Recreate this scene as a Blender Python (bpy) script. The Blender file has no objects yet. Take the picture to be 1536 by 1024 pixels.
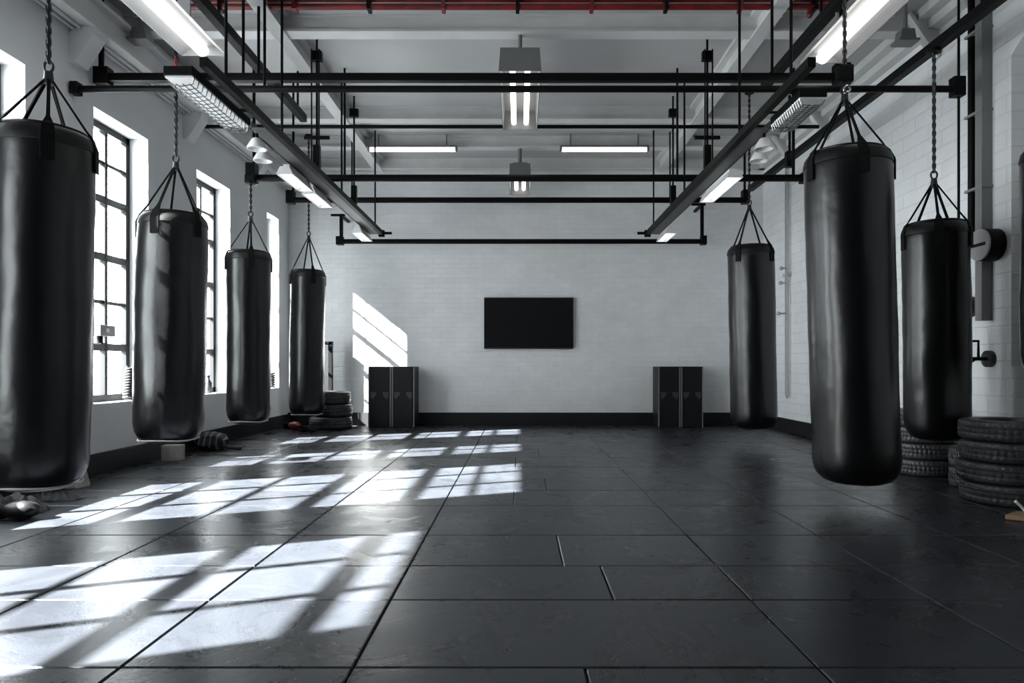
import bpy, bmesh, math, random
from mathutils import Vector, Matrix, noise
random.seed(7)
S = bpy.context.scene
COL = S.collection
PI = math.pi

# ------------------------------------------------------------------ camera
CH = 0.9; F = 1024.0; VX, VY = 780.0, 549.0
cam = bpy.data.objects.new('camera', bpy.data.cameras.new('camera')); COL.objects.link(cam)
cam.data.sensor_width = 36; cam.data.lens = 24
cam.data.shift_x = -12/1536; cam.data.shift_y = 37/1536
cam.location = (0, 0, CH); cam.rotation_euler = (PI/2, 0, 0)
cam.data.clip_start = 0.05
S.camera = cam
def X_(px, Y): return (px-VX)*Y/F
def Z_(py, Y): return CH+(VY-py)*Y/F

# ------------------------------------------------------------------ exposure, sky, sun
S.view_settings.view_transform = 'Standard'; S.view_settings.look = 'None'
S.view_settings.gamma = 1; S.view_settings.exposure = 0.36
S.view_settings.use_curve_mapping = False
SUN_E = 165.0; SKY_E = 15.0; SUN_A = 0.41; LAMP_E = 3.5
w = bpy.data.worlds.new('overcast sky'); S.world = w; w.use_nodes = True
w.node_tree.nodes['Background'].inputs[0].default_value = (0.93, 0.97, 1.0, 1)
w.node_tree.nodes['Background'].inputs[1].default_value = SKY_E
sun = bpy.data.lights.new('sun', 'SUN'); sun.energy = SUN_E; sun.angle = math.radians(0.7)
sun.color = (1.0, 0.985, 0.96)
so = bpy.data.objects.new('sun', sun); COL.objects.link(so)
so.rotation_euler = Vector((1.0, SUN_A, -0.80)).to_track_quat('-Z', 'Y').to_euler()
so.location = (-8, 0, 7)

# ------------------------------------------------------------------ materials
def mat(name, col, rough=0.5, metal=0.0, bump=None, spec=0.5, emit=None, estr=0, var=None, coat=0):
    m = bpy.data.materials.new(name); m.use_nodes = True
    nt = m.node_tree; n = nt.nodes; l = nt.links
    b = n['Principled BSDF']
    b.inputs['Base Color'].default_value = (*col, 1)
    b.inputs['Roughness'].default_value = rough
    b.inputs['Metallic'].default_value = metal
    b.inputs['Specular IOR Level'].default_value = spec
    b.inputs['Coat Weight'].default_value = coat
    if emit:
        b.inputs['Emission Color'].default_value = (*emit, 1)
        b.inputs['Emission Strength'].default_value = estr
    tc = n.new('ShaderNodeTexCoord')
    if bump:
        sc, st, dist = bump
        t = n.new('ShaderNodeTexNoise'); t.inputs['Scale'].default_value = sc; t.inputs['Detail'].default_value = 6
        l.new(tc.outputs['Object'], t.inputs['Vector'])
        bp = n.new('ShaderNodeBump'); bp.inputs['Strength'].default_value = st; bp.inputs['Distance'].default_value = dist
        l.new(t.outputs['Fac'], bp.inputs['Height']); l.new(bp.outputs['Normal'], b.inputs['Normal'])
    if var:
        sc, amt = var
        t = n.new('ShaderNodeTexNoise'); t.inputs['Scale'].default_value = sc; t.inputs['Detail'].default_value = 8
        l.new(tc.outputs['Object'], t.inputs['Vector'])
        r = n.new('ShaderNodeValToRGB')
        r.color_ramp.elements[0].position = 0.3; r.color_ramp.elements[1].position = 0.7
        r.color_ramp.elements[0].color = (*[c*(1-amt) for c in col], 1)
        r.color_ramp.elements[1].color = (*[min(1, c*(1+amt)) for c in col], 1)
        l.new(t.outputs['Fac'], r.inputs[0]); l.new(r.outputs[0], b.inputs['Base Color'])
    return m

def brick_mat(name, axis, bw, bh, col, mort, depth, strength=0.5):
    m = mat(name, col, 0.75)
    nt = m.node_tree; n = nt.nodes; l = nt.links; b = n['Principled BSDF']
    tc = n.new('ShaderNodeTexCoord'); sp = n.new('ShaderNodeSeparateXYZ'); cb = n.new('ShaderNodeCombineXYZ')
    l.new(tc.outputs['Object'], sp.inputs[0])
    l.new(sp.outputs[axis], cb.inputs[0]); l.new(sp.outputs['Z'], cb.inputs[1])
    nz = n.new('ShaderNodeTexNoise'); nz.inputs['Scale'].default_value = 3.0
    l.new(cb.outputs[0], nz.inputs['Vector'])
    ml = n.new('ShaderNodeVectorMath'); ml.operation = 'MULTIPLY_ADD'
    ml.inputs[1].default_value = (0.02, 0.02, 0)
    l.new(nz.outputs['Color'], ml.inputs[0]); l.new(cb.outputs[0], ml.inputs[2])
    br = n.new('ShaderNodeTexBrick')
    br.inputs['Scale'].default_value = 1; br.inputs['Brick Width'].default_value = bw
    br.inputs['Row Height'].default_value = bh; br.inputs['Mortar Size'].default_value = bh*0.07
    br.inputs['Mortar Smooth'].default_value = 0.6
    br.inputs['Color1'].default_value = (*col, 1); br.inputs['Color2'].default_value = (*[c*0.955 for c in col], 1)
    br.inputs['Mortar'].default_value = (*mort, 1)
    l.new(ml.outputs[0], br.inputs['Vector'])
    n2 = n.new('ShaderNodeTexNoise'); n2.inputs['Scale'].default_value = 1.3; n2.inputs['Detail'].default_value = 10
    n2.inputs['Roughness'].default_value = 0.7
    l.new(tc.outputs['Object'], n2.inputs['Vector'])
    rp = n.new('ShaderNodeMapRange'); rp.inputs[1].default_value = 0.3; rp.inputs[2].default_value = 0.7
    rp.inputs[3].default_value = 0.88; rp.inputs[4].default_value = 1.04
    l.new(n2.outputs['Fac'], rp.inputs[0])
    mx = n.new('ShaderNodeMix'); mx.data_type = 'RGBA'; mx.blend_type = 'MULTIPLY'; mx.inputs[0].default_value = 1
    l.new(br.outputs['Color'], mx.inputs[6]); l.new(rp.outputs[0], mx.inputs[7])
    l.new(mx.outputs[2], b.inputs['Base Color'])
    n3 = n.new('ShaderNodeTexNoise'); n3.inputs['Scale'].default_value = 45; n3.inputs['Detail'].default_value = 5
    l.new(tc.outputs['Object'], n3.inputs['Vector'])
    ad = n.new('ShaderNodeMath'); ad.operation = 'MULTIPLY_ADD'; ad.inputs[1].default_value = 0.35
    sb = n.new('ShaderNodeMath'); sb.operation = 'SUBTRACT'; sb.inputs[0].default_value = 1.0
    l.new(br.outputs['Fac'], sb.inputs[1]); l.new(n3.outputs['Fac'], ad.inputs[0]); l.new(sb.outputs[0], ad.inputs[2])
    bp = n.new('ShaderNodeBump'); bp.inputs['Strength'].default_value = strength; bp.inputs['Distance'].default_value = depth
    l.new(ad.outputs[0], bp.inputs['Height']); l.new(bp.outputs['Normal'], b.inputs['Normal'])
    return m

def floor_mat():
    m = mat('dark slate rubber tiles', (0.05, 0.054, 0.062), 0.33)
    nt = m.node_tree; n = nt.nodes; l = nt.links; b = n['Principled BSDF']
    tc = n.new('ShaderNodeTexCoord'); ge = n.new('ShaderNodeNewGeometry')
    # each tile has its own streak direction and tone
    mp = n.new('ShaderNodeVectorRotate'); mp.rotation_type = 'Z_AXIS'
    ma = n.new('ShaderNodeMath'); ma.operation = 'MULTIPLY'; ma.inputs[1].default_value = 1.1
    l.new(ge.outputs['Random Per Island'], ma.inputs[0]); l.new(ma.outputs[0], mp.inputs['Angle'])
    l.new(tc.outputs['Object'], mp.inputs['Vector'])
    sc = n.new('ShaderNodeMapping'); sc.inputs['Scale'].default_value = (2.5, 60, 1)
    l.new(mp.outputs[0], sc.inputs[0])
    st = n.new('ShaderNodeTexNoise'); st.inputs['Scale'].default_value = 1.0; st.inputs['Detail'].default_value = 8
    st.inputs['Distortion'].default_value = 0.3
    l.new(sc.outputs[0], st.inputs['Vector'])
    big = n.new('ShaderNodeTexNoise'); big.inputs['Scale'].default_value = 2.2; big.inputs['Detail'].default_value = 9
    big.inputs['Roughness'].default_value = 0.72; big.inputs['Distortion'].default_value = 0.9
    l.new(tc.outputs['Object'], big.inputs['Vector'])
    fine = n.new('ShaderNodeTexNoise'); fine.inputs['Scale'].default_value = 110; fine.inputs['Detail'].default_value = 4
    l.new(tc.outputs['Object'], fine.inputs['Vector'])
    # colour
    mr = n.new('ShaderNodeMapRange'); mr.inputs[1].default_value = 0.25; mr.inputs[2].default_value = 0.75
    mr.inputs[3].default_value = 0.6; mr.inputs[4].default_value = 1.35
    l.new(big.outputs['Fac'], mr.inputs[0])
    m2 = n.new('ShaderNodeMapRange'); m2.inputs[3].default_value = 0.8; m2.inputs[4].default_value = 1.2
    l.new(ge.outputs['Random Per Island'], m2.inputs[0])
    mm = n.new('ShaderNodeMath'); mm.operation = 'MULTIPLY'
    l.new(mr.outputs[0], mm.inputs[0]); l.new(m2.outputs[0], mm.inputs[1])
    vc = n.new('ShaderNodeVectorMath'); vc.operation = 'SCALE'; vc.inputs[0].default_value = (0.0235, 0.0255, 0.0305)
    l.new(mm.outputs[0], vc.inputs['Scale']); l.new(vc.outputs[0], b.inputs['Base Color'])
    # roughness
    rr = n.new('ShaderNodeMapRange'); rr.inputs[1].default_value = 0.3; rr.inputs[2].default_value = 0.7
    rr.inputs[3].default_value = 0.22; rr.inputs[4].default_value = 0.36
    l.new(big.outputs['Fac'], rr.inputs[0]); l.new(rr.outputs[0], b.inputs['Roughness'])
    # bump
    a1 = n.new('ShaderNodeMath'); a1.operation = 'MULTIPLY_ADD'; a1.inputs[1].default_value = 0.08
    l.new(st.outputs['Fac'], a1.inputs[0]); l.new(big.outputs['Fac'], a1.inputs[2])
    a2 = n.new('ShaderNodeMath'); a2.operation = 'MULTIPLY_ADD'; a2.inputs[1].default_value = 0.12
    l.new(fine.outputs['Fac'], a2.inputs[0]); l.new(a1.outputs[0], a2.inputs[2])
    bp = n.new('ShaderNodeBump'); bp.inputs['Strength'].default_value = 0.40; bp.inputs['Distance'].default_value = 0.009
    l.new(a2.outputs[0], bp.inputs['Height']); l.new(bp.outputs['Normal'], b.inputs['Normal'])
    b.inputs['Specular IOR Level'].default_value = 0.30
    return m

def glass_mat():
    m = bpy.data.materials.new('window glass'); m.use_nodes = True
    n = m.node_tree.nodes; l = m.node_tree.links; n.remove(n['Principled BSDF'])
    t = n.new('ShaderNodeBsdfTransparent'); t.inputs[0].default_value = (0.95, 0.97, 0.97, 1)
    g = n.new('ShaderNodeBsdfGlossy'); g.inputs['Roughness'].default_value = 0.02
    lw = n.new('ShaderNodeLayerWeight'); lw.inputs[0].default_value = 0.5
    pw = n.new('ShaderNodeMath'); pw.operation = 'POWER'; pw.inputs[1].default_value = 5
    l.new(lw.outputs['Facing'], pw.inputs[0])
    f = n.new('ShaderNodeMath'); f.operation = 'MULTIPLY_ADD'; f.inputs[1].default_value = 0.5; f.inputs[2].default_value = 0.03
    l.new(pw.outputs[0], f.inputs[0])
    mx = n.new('ShaderNodeMixShader')
    l.new(f.outputs[0], mx.inputs[0]); l.new(t.outputs[0], mx.inputs[1]); l.new(g.outputs[0], mx.inputs[2])
    l.new(mx.outputs[0], n['Material Output'].inputs[0]); return m

M = dict(
    floor=floor_mat(),
    grout=mat('dark joint', (0.012, 0.012, 0.014), 0.8),
    back=brick_mat('white painted brick', 'X', 0.22, 0.075, (0.78, 0.79, 0.80), (0.73, 0.74, 0.75), 0.006, 0.45),
    right=brick_mat('white painted block', 'Y', 0.40, 0.135, (0.74, 0.75, 0.76), (0.66, 0.67, 0.68), 0.006, 0.4),
    plaster=mat('painted plaster', (0.66, 0.67, 0.68), 0.8, bump=(25, 0.25, 0.005), var=(1.5, 0.05)),
    rear=mat('dark rear wall', (0.02, 0.02, 0.02), 0.8),
    ceil=mat('ceiling board', (0.43, 0.43, 0.428), 0.85, var=(0.8, 0.05)),
    beam=mat('off white painted steel', (0.58, 0.58, 0.575), 0.55, var=(4, 0.06)),
    base=mat('charcoal skirting', (0.010, 0.0105, 0.0125), 0.55, spec=0.3, bump=(20, 0.2, 0.004)),
    black=mat('black painted steel', (0.0025, 0.0025, 0.0027), 0.5, spec=0.12, bump=(60, 0.2, 0.002)),
    frame=mat('dark window steel', (0.010, 0.010, 0.011), 0.5, spec=0.25),
    glass=glass_mat(),
    leather=mat('black leather', (0.002, 0.002, 0.0024), 0.29, bump=(9, 0.2, 0.015), spec=0.45),
    leather2=mat('black leather cap', (0.002, 0.002, 0.0024), 0.45, spec=0.3, bump=(14, 0.3, 0.01)),
    web=mat('black webbing', (0.003, 0.003, 0.003), 0.8, spec=0.15),
    piping=mat('pale seam piping', (0.30, 0.30, 0.31), 0.45),
    chain=mat('dark steel chain', (0.05, 0.05, 0.052), 0.35, 0.8),
    steel=mat('bright steel', (0.5, 0.5, 0.5), 0.25, 1.0),
    red=mat('red painted pipe', (0.13, 0.006, 0.006), 0.45, var=(8, 0.5)),
    redclip=mat('red enamel clip', (0.55, 0.02, 0.015), 0.4),
    lampw=mat('white enamel lamp housing', (0.66, 0.66, 0.66), 0.35),
    lampg=mat('grey lamp housing', (0.15, 0.15, 0.15), 0.45),
    lampd=mat('dark lamp tray', (0.06, 0.06, 0.06), 0.5),
    lampg2=mat('matt grey lamp housing', (0.25, 0.25, 0.25), 0.5),
    tube=mat('lit fluorescent tube', (0.9, 0.9, 0.9), 0.4, emit=(1, 0.99, 0.96), estr=LAMP_E),
    screen=mat('dark screen', (0.008, 0.008, 0.009), 0.22),
    bezel=mat('black plastic', (0.012, 0.012, 0.013), 0.4),
    cab=mat('black cabinet', (0.005, 0.005, 0.006), 0.5, spec=0.3, bump=(80, 0.15, 0.002)),
    trimg=mat('grey edge trim', (0.20, 0.20, 0.21), 0.4),
    badge=mat('grey worn handle', (0.035, 0.035, 0.037), 0.5),
    rubber=mat('tyre rubber', (0.030, 0.031, 0.034), 0.45, bump=(30, 0.35, 0.008), var=(6, 0.5)),
    gpipe=mat('grey painted duct', (0.20, 0.20, 0.205), 0.45),
    disc=mat('brushed grey disc', (0.35, 0.35, 0.355), 0.4, bump=(30, 0.3, 0.003)),
    conduit=mat('wall coloured conduit', (0.40, 0.41, 0.42), 0.5),
    wood=mat('pale wood block', (0.36, 0.34, 0.31), 0.7, var=(12, 0.3)),
    tan=mat('tan board', (0.33, 0.20, 0.12), 0.7, var=(9, 0.25)),
    cloth=mat('dark cloth', (0.014, 0.014, 0.016), 0.9, bump=(40, 0.6, 0.01), var=(7, 0.6)),
    cloth2=mat('grey cloth', (0.045, 0.045, 0.047), 0.9, bump=(30, 0.6, 0.01), var=(8, 0.4)),
    redc=mat('dull red leather', (0.16, 0.02, 0.02), 0.45),
    whitec=mat('white ball', (0.7, 0.7, 0.7), 0.5),
)
def stripes(name, c1, c2, scale, axis='Z', thr=0.5):
    m = mat(name, c1, 0.8); n = m.node_tree.nodes; l = m.node_tree.links
    tc = n.new('ShaderNodeTexCoord'); wv = n.new('ShaderNodeTexWave'); wv.bands_direction = axis
    wv.inputs['Scale'].default_value = scale; wv.inputs['Distortion'].default_value = 1.5
    l.new(tc.outputs['Object'], wv.inputs[0])
    r = n.new('ShaderNodeValToRGB'); r.color_ramp.elements[0].position = thr-0.06; r.color_ramp.elements[1].position = thr+0.06
    r.color_ramp.elements[0].color = (*c1, 1); r.color_ramp.elements[1].color = (*c2, 1)
    l.new(wv.outputs['Fac'], r.inputs[0]); l.new(r.outputs[0], n['Principled BSDF'].inputs['Base Color']); return m
M['stripe'] = stripes('striped cloth', (0.012, 0.012, 0.014), (0.12, 0.12, 0.125), 5, 'X', 0.8)
M['ropest'] = stripes('grey and white rope', (0.002, 0.002, 0.002), (0.02, 0.02, 0.02), 14, 'Z')

# ------------------------------------------------------------------ mesh helpers
def BM(): return bmesh.new()
def box(bm, a, b, bev=0.0):
    x0, y0, z0 = a; x1, y1, z1 = b
    r = bmesh.ops.create_cube(bm, size=1, matrix=Matrix.Translation(((x0+x1)/2, (y0+y1)/2, (z0+z1)/2)) @
                              Matrix.Diagonal((abs(x1-x0), abs(y1-y0), abs(z1-z0), 1)))
    if bev:
        es = set(e for v in r['verts'] for e in v.link_edges)
        bmesh.ops.bevel(bm, geom=list(es), offset=bev, segments=2, affect='EDGES', profile=0.7)
def cyl(bm, p, q, r, r2=None, seg=16):
    p = Vector(p); q = Vector(q); d = q-p
    mt = Matrix.Translation((p+q)/2) @ d.to_track_quat('Z', 'Y').to_matrix().to_4x4()
    bmesh.ops.create_cone(bm, cap_ends=True, cap_tris=False, segments=seg, radius1=r, radius2=r if r2 is None else r2,
                          depth=d.length, matrix=mt)
def sphere(bm, c, r, s=(1, 1, 1), seg=16):
    bmesh.ops.create_uvsphere(bm, u_segments=seg, v_segments=seg//2, radius=r,
                              matrix=Matrix.Translation(c) @ Matrix.Diagonal((*s, 1)))
def bar(bm, p, q, w, h, up=(0, 0, 1)):
    """rectangular bar between two points"""
    p = Vector(p); q = Vector(q); d = (q-p).normalized(); u = Vector(up)
    sx = d.cross(u).normalized(); uz = sx.cross(d).normalized()
    vs = []
    for e in (p, q):
        for a, b in ((-1, -1), (1, -1), (1, 1), (-1, 1)):
            vs.append(bm.verts.new(e+sx*a*w/2+uz*b*h/2))
    for f in ((0, 1, 2, 3), (7, 6, 5, 4), (0, 4, 5, 1), (1, 5, 6, 2), (2, 6, 7, 3), (3, 7, 4, 0)):
        bm.faces.new([vs[i] for i in f])
def lathe(bm, prof, c=(0, 0, 0), seg=40, fn=None, closed=False):
    rings = []
    for i, (r, z) in enumerate(prof):
        ring = []
        for k in range(seg):
            a = 2*PI*k/seg
            rr = fn(r, z, a) if fn else r
            ring.append(bm.verts.new((c[0]+rr*math.cos(a), c[1]+rr*math.sin(a), c[2]+z)))
        rings.append(ring)
    n = len(rings)
    for i in range(n if closed else n-1):
        A = rings[i]; B = rings[(i+1) % n]
        for k in range(seg):
            bm.faces.new((A[k], A[(k+1) % seg], B[(k+1) % seg], B[k]))
    if not closed:
        bm.faces.new(rings[0][::-1]); bm.faces.new(rings[-1])
def tubepath(bm, pts, r, seg=8, flat=1.0, closed=False):
    pts = [Vector(p) for p in pts]; rings = []; n = len(pts); up0 = None
    for i, p in enumerate(pts):
        if closed: d = pts[(i+1) % n]-pts[i-1]
        else: d = pts[min(i+1, n-1)]-pts[max(i-1, 0)]
        d.normalize()
        ref = Vector((0, 0, 1)) if abs(d.z) < 0.9 else Vector((0, 1, 0))
        if up0 is not None: ref = up0
        s = d.cross(ref).normalized(); u = s.cross(d).normalized(); up0 = u
        rings.append([bm.verts.new(p+s*math.cos(2*PI*k/seg)*r+u*math.sin(2*PI*k/seg)*r*flat) for k in range(seg)])
    for i in range(n if closed else n-1):
        A = rings[i]; B = rings[(i+1) % n]
        for k in range(seg): bm.faces.new((A[k], A[(k+1) % seg], B[(k+1) % seg], B[k]))
    if not closed: bm.faces.new(rings[0][::-1]); bm.faces.new(rings[-1])
def prism(bm, pts, axis, a, b):
    """polygon pts (2D) extruded along axis between a and b"""
    def v(p, t):
        return {'X': (t, p[0], p[1]), 'Y': (p[0], t, p[1]), 'Z': (p[0], p[1], t)}[axis]
    A = [bm.verts.new(v(p, a)) for p in pts]; B = [bm.verts.new(v(p, b)) for p in pts]
    bm.faces.new(A[::-1]); bm.faces.new(B); n = len(pts)
    for i in range(n): bm.faces.new((A[i], A[(i+1) % n], B[(i+1) % n], B[i]))
def obj(name, bm, m, parent=None, smooth=False, loc=None):
    bmesh.ops.recalc_face_normals(bm, faces=bm.faces)
    me = bpy.data.meshes.new(name); bm.to_mesh(me); bm.free()
    me.materials.append(M[m] if isinstance(m, str) else m)
    if smooth:
        me.shade_smooth() if hasattr(me, 'shade_smooth') else None
        try: me.set_sharp_from_angle(angle=math.radians(40))
        except Exception: pass
    o = bpy.data.objects.new(name, me); COL.objects.link(o)
    if parent: o.parent = parent
    if loc: o.location = loc
    return o
def tag(o, label, cat, group=None, kind=None):
    o['label'] = label; o['category'] = cat
    if group: o['group'] = group
    if kind: o['kind'] = kind
    return o
def thing(name, label, cat, loc=(0, 0, 0), rot=(0, 0, 0), group=None):
    o = bpy.data.objects.new(name, None); COL.objects.link(o); o.empty_display_size = 0.1
    o.location = loc; o.rotation_euler = rot
    return tag(o, label, cat, group)
def struct(name, bm, m, smooth=False):
    o = obj(name, bm, m, None, smooth); o['kind'] = 'structure'; return o
def one(name, bm, m, label, cat, loc, group=None, smooth=True):
    o = obj(name, bm, m, None, smooth, loc); return tag(o, label, cat, group)

# ------------------------------------------------------------------ the room
XL, XR, YB, ZC, YR = -3.53, 3.70, 10.40, 4.03, -3.0
WT = 0.24
# floor: one mesh of chamfered tiles over a dark bed
bm = BM()
xs = [XL]; x = -0.5-0.695*4
while x < XR-0.1:
    xs.append(x); x += 0.695
xs.append(XR)
ys = [YR, -1.4, -0.2, 0.8, 1.45, 2.04, 2.63, 3.08, 3.64, 4.41, 4.95, 5.49, 6.1, 6.75, 7.4, 8.05, 8.7, 9.3, 9.85, YB]
def tile(x0, x1, y0, y1):
    g = 0.0035; c = 0.004; h = random.uniform(-0.0006, 0.0006)
    lo = [bm.verts.new(v) for v in ((x0+g, y0+g, -0.02), (x1-g, y0+g, -0.02), (x1-g, y1-g, -0.02), (x0+g, y1-g, -0.02))]
    mi = [bm.verts.new(v) for v in ((x0+g, y0+g, -c), (x1-g, y0+g, -c), (x1-g, y1-g, -c), (x0+g, y1-g, -c))]
    t = [bm.verts.new(v) for v in ((x0+g+c, y0+g+c, h), (x1-g-c, y0+g+c, h), (x1-g-c, y1-g-c, h), (x0+g+c, y1-g-c, h))]
    for A, B in ((lo, mi), (mi, t)):
        for k in range(4): bm.faces.new((A[k], A[(k+1) % 4], B[(k+1) % 4], B[k]))
    bm.faces.new(t)
for j in range(len(ys)-1):
    i = 0
    while i < len(xs)-1:
        span = 1
        # main joints (every second one) run the whole length; the ones between come and go
        if i == 5 and j % 3 != 1: span = 2
        x0, x1 = xs[i], xs[min(i+span, len(xs)-1)]
        if span == 2 and j % 3 == 0 and x1-x0 > 1.2:
            xm = x0+(x1-x0)*random.choice((0.33, 0.62)); tile(x0, xm, ys[j], ys[j+1]); tile(xm, x1, ys[j], ys[j+1])
        else: tile(x0, x1, ys[j], ys[j+1])
        i += span
floor = struct('floor', bm, 'floor')
bm = BM(); box(bm, (XL-WT, YR-0.2, -0.12), (XR+WT, YB+0.2, -0.012)); struct('trim_1', bm, 'grout')

# walls
bm = BM(); box(bm, (XL-WT, YB, -0.1), (XR+WT, YB+0.2, ZC+0.1)); struct('wall_back', bm, 'back')
bm = BM(); box(bm, (XL-WT, YR-0.2, -0.1), (XR+WT, YR, ZC+0.1)); struct('wall_rear', bm, 'rear')
# left wall with window openings  (y0, y1, z0, z1)
WIN = [(1.0, 2.50, 0.50, 2.62), (3.30, 4.87, 0.585, 3.05), (5.65, 6.48, 0.585, 3.05), (7.45, 8.31, 0.585, 3.05), (9.52, 9.99, 0.585, 3.05)]
bm = BM(); y = YR
for (a, b, z0, z1) in WIN:
    box(bm, (XL-WT, y, -0.1), (XL, a, ZC+0.1))
    box(bm, (XL-WT, a, -0.1), (XL, b, z0)); box(bm, (XL-WT, a, z1), (XL, b, ZC+0.1)); y = b
box(bm, (XL-WT, y, -0.1), (XL, YB, ZC+0.1))
struct('wall_left', bm, 'plaster')
# right wall with a shallow arched niche near the camera
NY0, NY1, NZ0, NZ1 = 3.6, 5.14, 0.9, 3.52
bm = BM()
box(bm, (XR, YR, -0.1), (XR+WT, NY0, ZC+0.1)); box(bm, (XR, NY1, -0.1), (XR+WT, YB, ZC+0.1))
box(bm, (XR, NY0, -0.1), (XR+WT, NY1, NZ0))
box(bm, (XR+0.10, NY0, NZ0), (XR+WT, NY1, ZC+0.1))
pts = [(NY0, NZ1-0.25)]
n = 16
for k in range(n+1):
    t = k/n; yy = NY0+(NY1-NY0)*t; pts.append((yy, NZ1-0.28*abs(2*t-1)**2.2))
pts = pts[1:]+[(NY1, ZC+0.1), (NY0, ZC+0.1)]
for k in range(n):
    a, b = pts[k], pts[k+1]
    prism(bm, [a, b, (b[0], ZC+0.1), (a[0], ZC+0.1)], 'X', XR, XR+0.10)
struct('wall_right', bm, 'right')
# skirting
bm = BM(); box(bm, (XL, YR, 0), (XL+0.035, YB, 0.175), 0.004); struct('baseboard_left', bm, 'base')
bm = BM(); box(bm, (XL, YB-0.035, 0), (XR, YB, 0.195), 0.004); struct('baseboard_back', bm, 'base')
bm = BM(); box(bm, (XR-0.035, YR, 0), (XR, YB, 0.175), 0.004); struct('baseboard_right', bm, 'base')

# windows
for i, (a, b, z0, z1) in enumerate(WIN):
    root = bpy.data.objects.new('window_%d' % (i+1), None); COL.objects.link(root); root['kind'] = 'structure'
    root.location = (XL-0.2, (a+b)/2, z0)
    W = b-a; H = z1-z0
    bm = BM(); X0, X1 = -0.025, 0.025; f = 0.06
    box(bm, (X0, -W/2, 0), (X1, -W/2+f, H)); box(bm, (X0, W/2-f, 0), (X1, W/2, H))
    box(bm, (X0, -W/2, 0), (X1, W/2, f)); box(bm, (X0, -W/2, H-f), (X1, W/2, H))
    obj('window_frame', bm, 'frame', root)
    bm = BM()
    for z in (2.38, 1.87, 1.07): box(bm, (X0, -W/2+f, (z-z0)-0.032), (X1, W/2-f, (z-z0)+0.032))
    obj('transom', bm, 'frame', root)
    bm = BM()
    for z in (2.71, 1.47): box(bm, (X0+0.01, -W/2+f, (z-z0)-0.015), (X1-0.01, W/2-f, (z-z0)+0.015))
    nm = 2 if 0.5 < W < 1 else 3
    for k in range(1, nm):
        yy = -W/2+W*k/nm+(0.05 if nm == 2 else 0)
        if W < 0.5: box(bm, (X0+0.015, yy-0.006, f), (X1-0.015, yy+0.006, H-f)); continue
        box(bm, (X0, yy-0.022, f), (X1, yy-0.004, H-f)); box(bm, (X0, yy+0.008, f), (X1, yy+0.018, H-f))
    obj('glazing_bar', bm, 'frame', root)
    bm = BM(); box(bm, (-0.003, -W/2+f*0.5, f*0.5), (0.003, W/2-f*0.5, H-f*0.5)); obj('window_pane', bm, 'glass', root)
    pl = bpy.data.lights.new('sky_portal', 'AREA'); pl.shape = 'RECTANGLE'; pl.size = H; pl.size_y = W; pl.cycles.is_portal = True
    po = bpy.data.objects.new('sky_portal', pl); COL.objects.link(po); po.location = (XL-WT-0.01, (a+b)/2, (z0+z1)/2)
    po.rotation_euler = (0, -PI/2, 0)

# ceiling and beams
bm = BM(); box(bm, (XL-WT, YR-0.2, ZC), (XR+WT, YB+0.2, ZC+0.12))
struct('ceiling', bm, 'ceil')
BY = [0.0, 2.05, 4.05, 6.13, 8.28, 9.33, 10.30]; BZ = 3.87
def ibeam(bm, p, q, wdt, z0, z1, along):
    """beam with a wide bottom flange, thinner web and top flange"""
    fl = 0.022
    if along == 'X':
        y = p; x0, x1 = q
        box(bm, (x0, y-wdt/2, z0), (x1, y+wdt/2, z0+fl)); box(bm, (x0, y-wdt*0.28, z0+fl), (x1, y+wdt*0.28, z1-fl))
        box(bm, (x0, y-wdt*0.45, z1-fl), (x1, y+wdt*0.45, z1))
    else:
        x = p; y0, y1 = q
        box(bm, (x-wdt/2, y0, z0), (x+wdt/2, y1, z0+fl)); box(bm, (x-wdt*0.28, y0, z0+fl), (x+wdt*0.28, y1, z1-fl))
        box(bm, (x-wdt*0.8, y0, z1-fl*1.6), (x+wdt*0.8, y1, z1))
for k, y in enumerate(BY):
    bm = BM(); ibeam(bm, y, (XL, XR), 0.15 if k < 6 else 0.1, BZ, ZC, 'X')
    o = struct('trim_%d' % (k+2), bm, 'beam')
for k, x in enumerate((-2.15, 2.15)):
    bm = BM(); ibeam(bm, x, (YR, YB), 0.13, BZ-0.012, ZC, 'Y'); struct('trim_%d' % (k+20), bm, 'beam')
bm = BM(); box(bm, (XL, YR, 3.56), (XL+0.2, YB, 3.58)); box(bm, (XL, YR, 3.58), (XL+0.14, YB, 3.78)); box(bm, (XL, YR, 3.78), (XL+0.2, YB, 3.81))
cyl(bm, (XL+0.03, YR, 3.545), (XL+0.03, YB, 3.545), 0.014); cyl(bm, (XL+0.09, YR, 3.545), (XL+0.09, YB, 3.545), 0.012)
struct('trim_30', bm, 'beam')
bm = BM(); box(bm, (XR-0.2, YR, 3.95), (XR, YB, ZC)); box(bm, (XR-0.1, YR, 3.87), (XR, YB, 3.95)); struct('trim_31', bm, 'beam')
for k, y in enumerate((3.6, 5.42, 7.22, 8.95)):
    bm = BM()
    prism(bm, [(XL, 3.28), (XL+0.05, 3.28), (XL+0.19, 3.50), (XL+0.2, 3.56), (XL, 3.56)], 'Y', y-0.08, y+0.08)
    struct('trim_%d' % (k+40), bm, 'plaster')
for k, y in enumerate((4.05, 6.13, 8.28, 9.33)):
    bm = BM(); bar(bm, (XR-0.02, y-0.1, 3.62), (XR-0.28, y-0.1, 4.0), 0.09, 0.03)
    prism(bm, [(XR, 3.62), (XR-0.27, 4.0), (XR, 4.0)], 'Y', y-0.11, y-0.09)
    struct('trim_%d' % (k+50), bm, 'beam')

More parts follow.
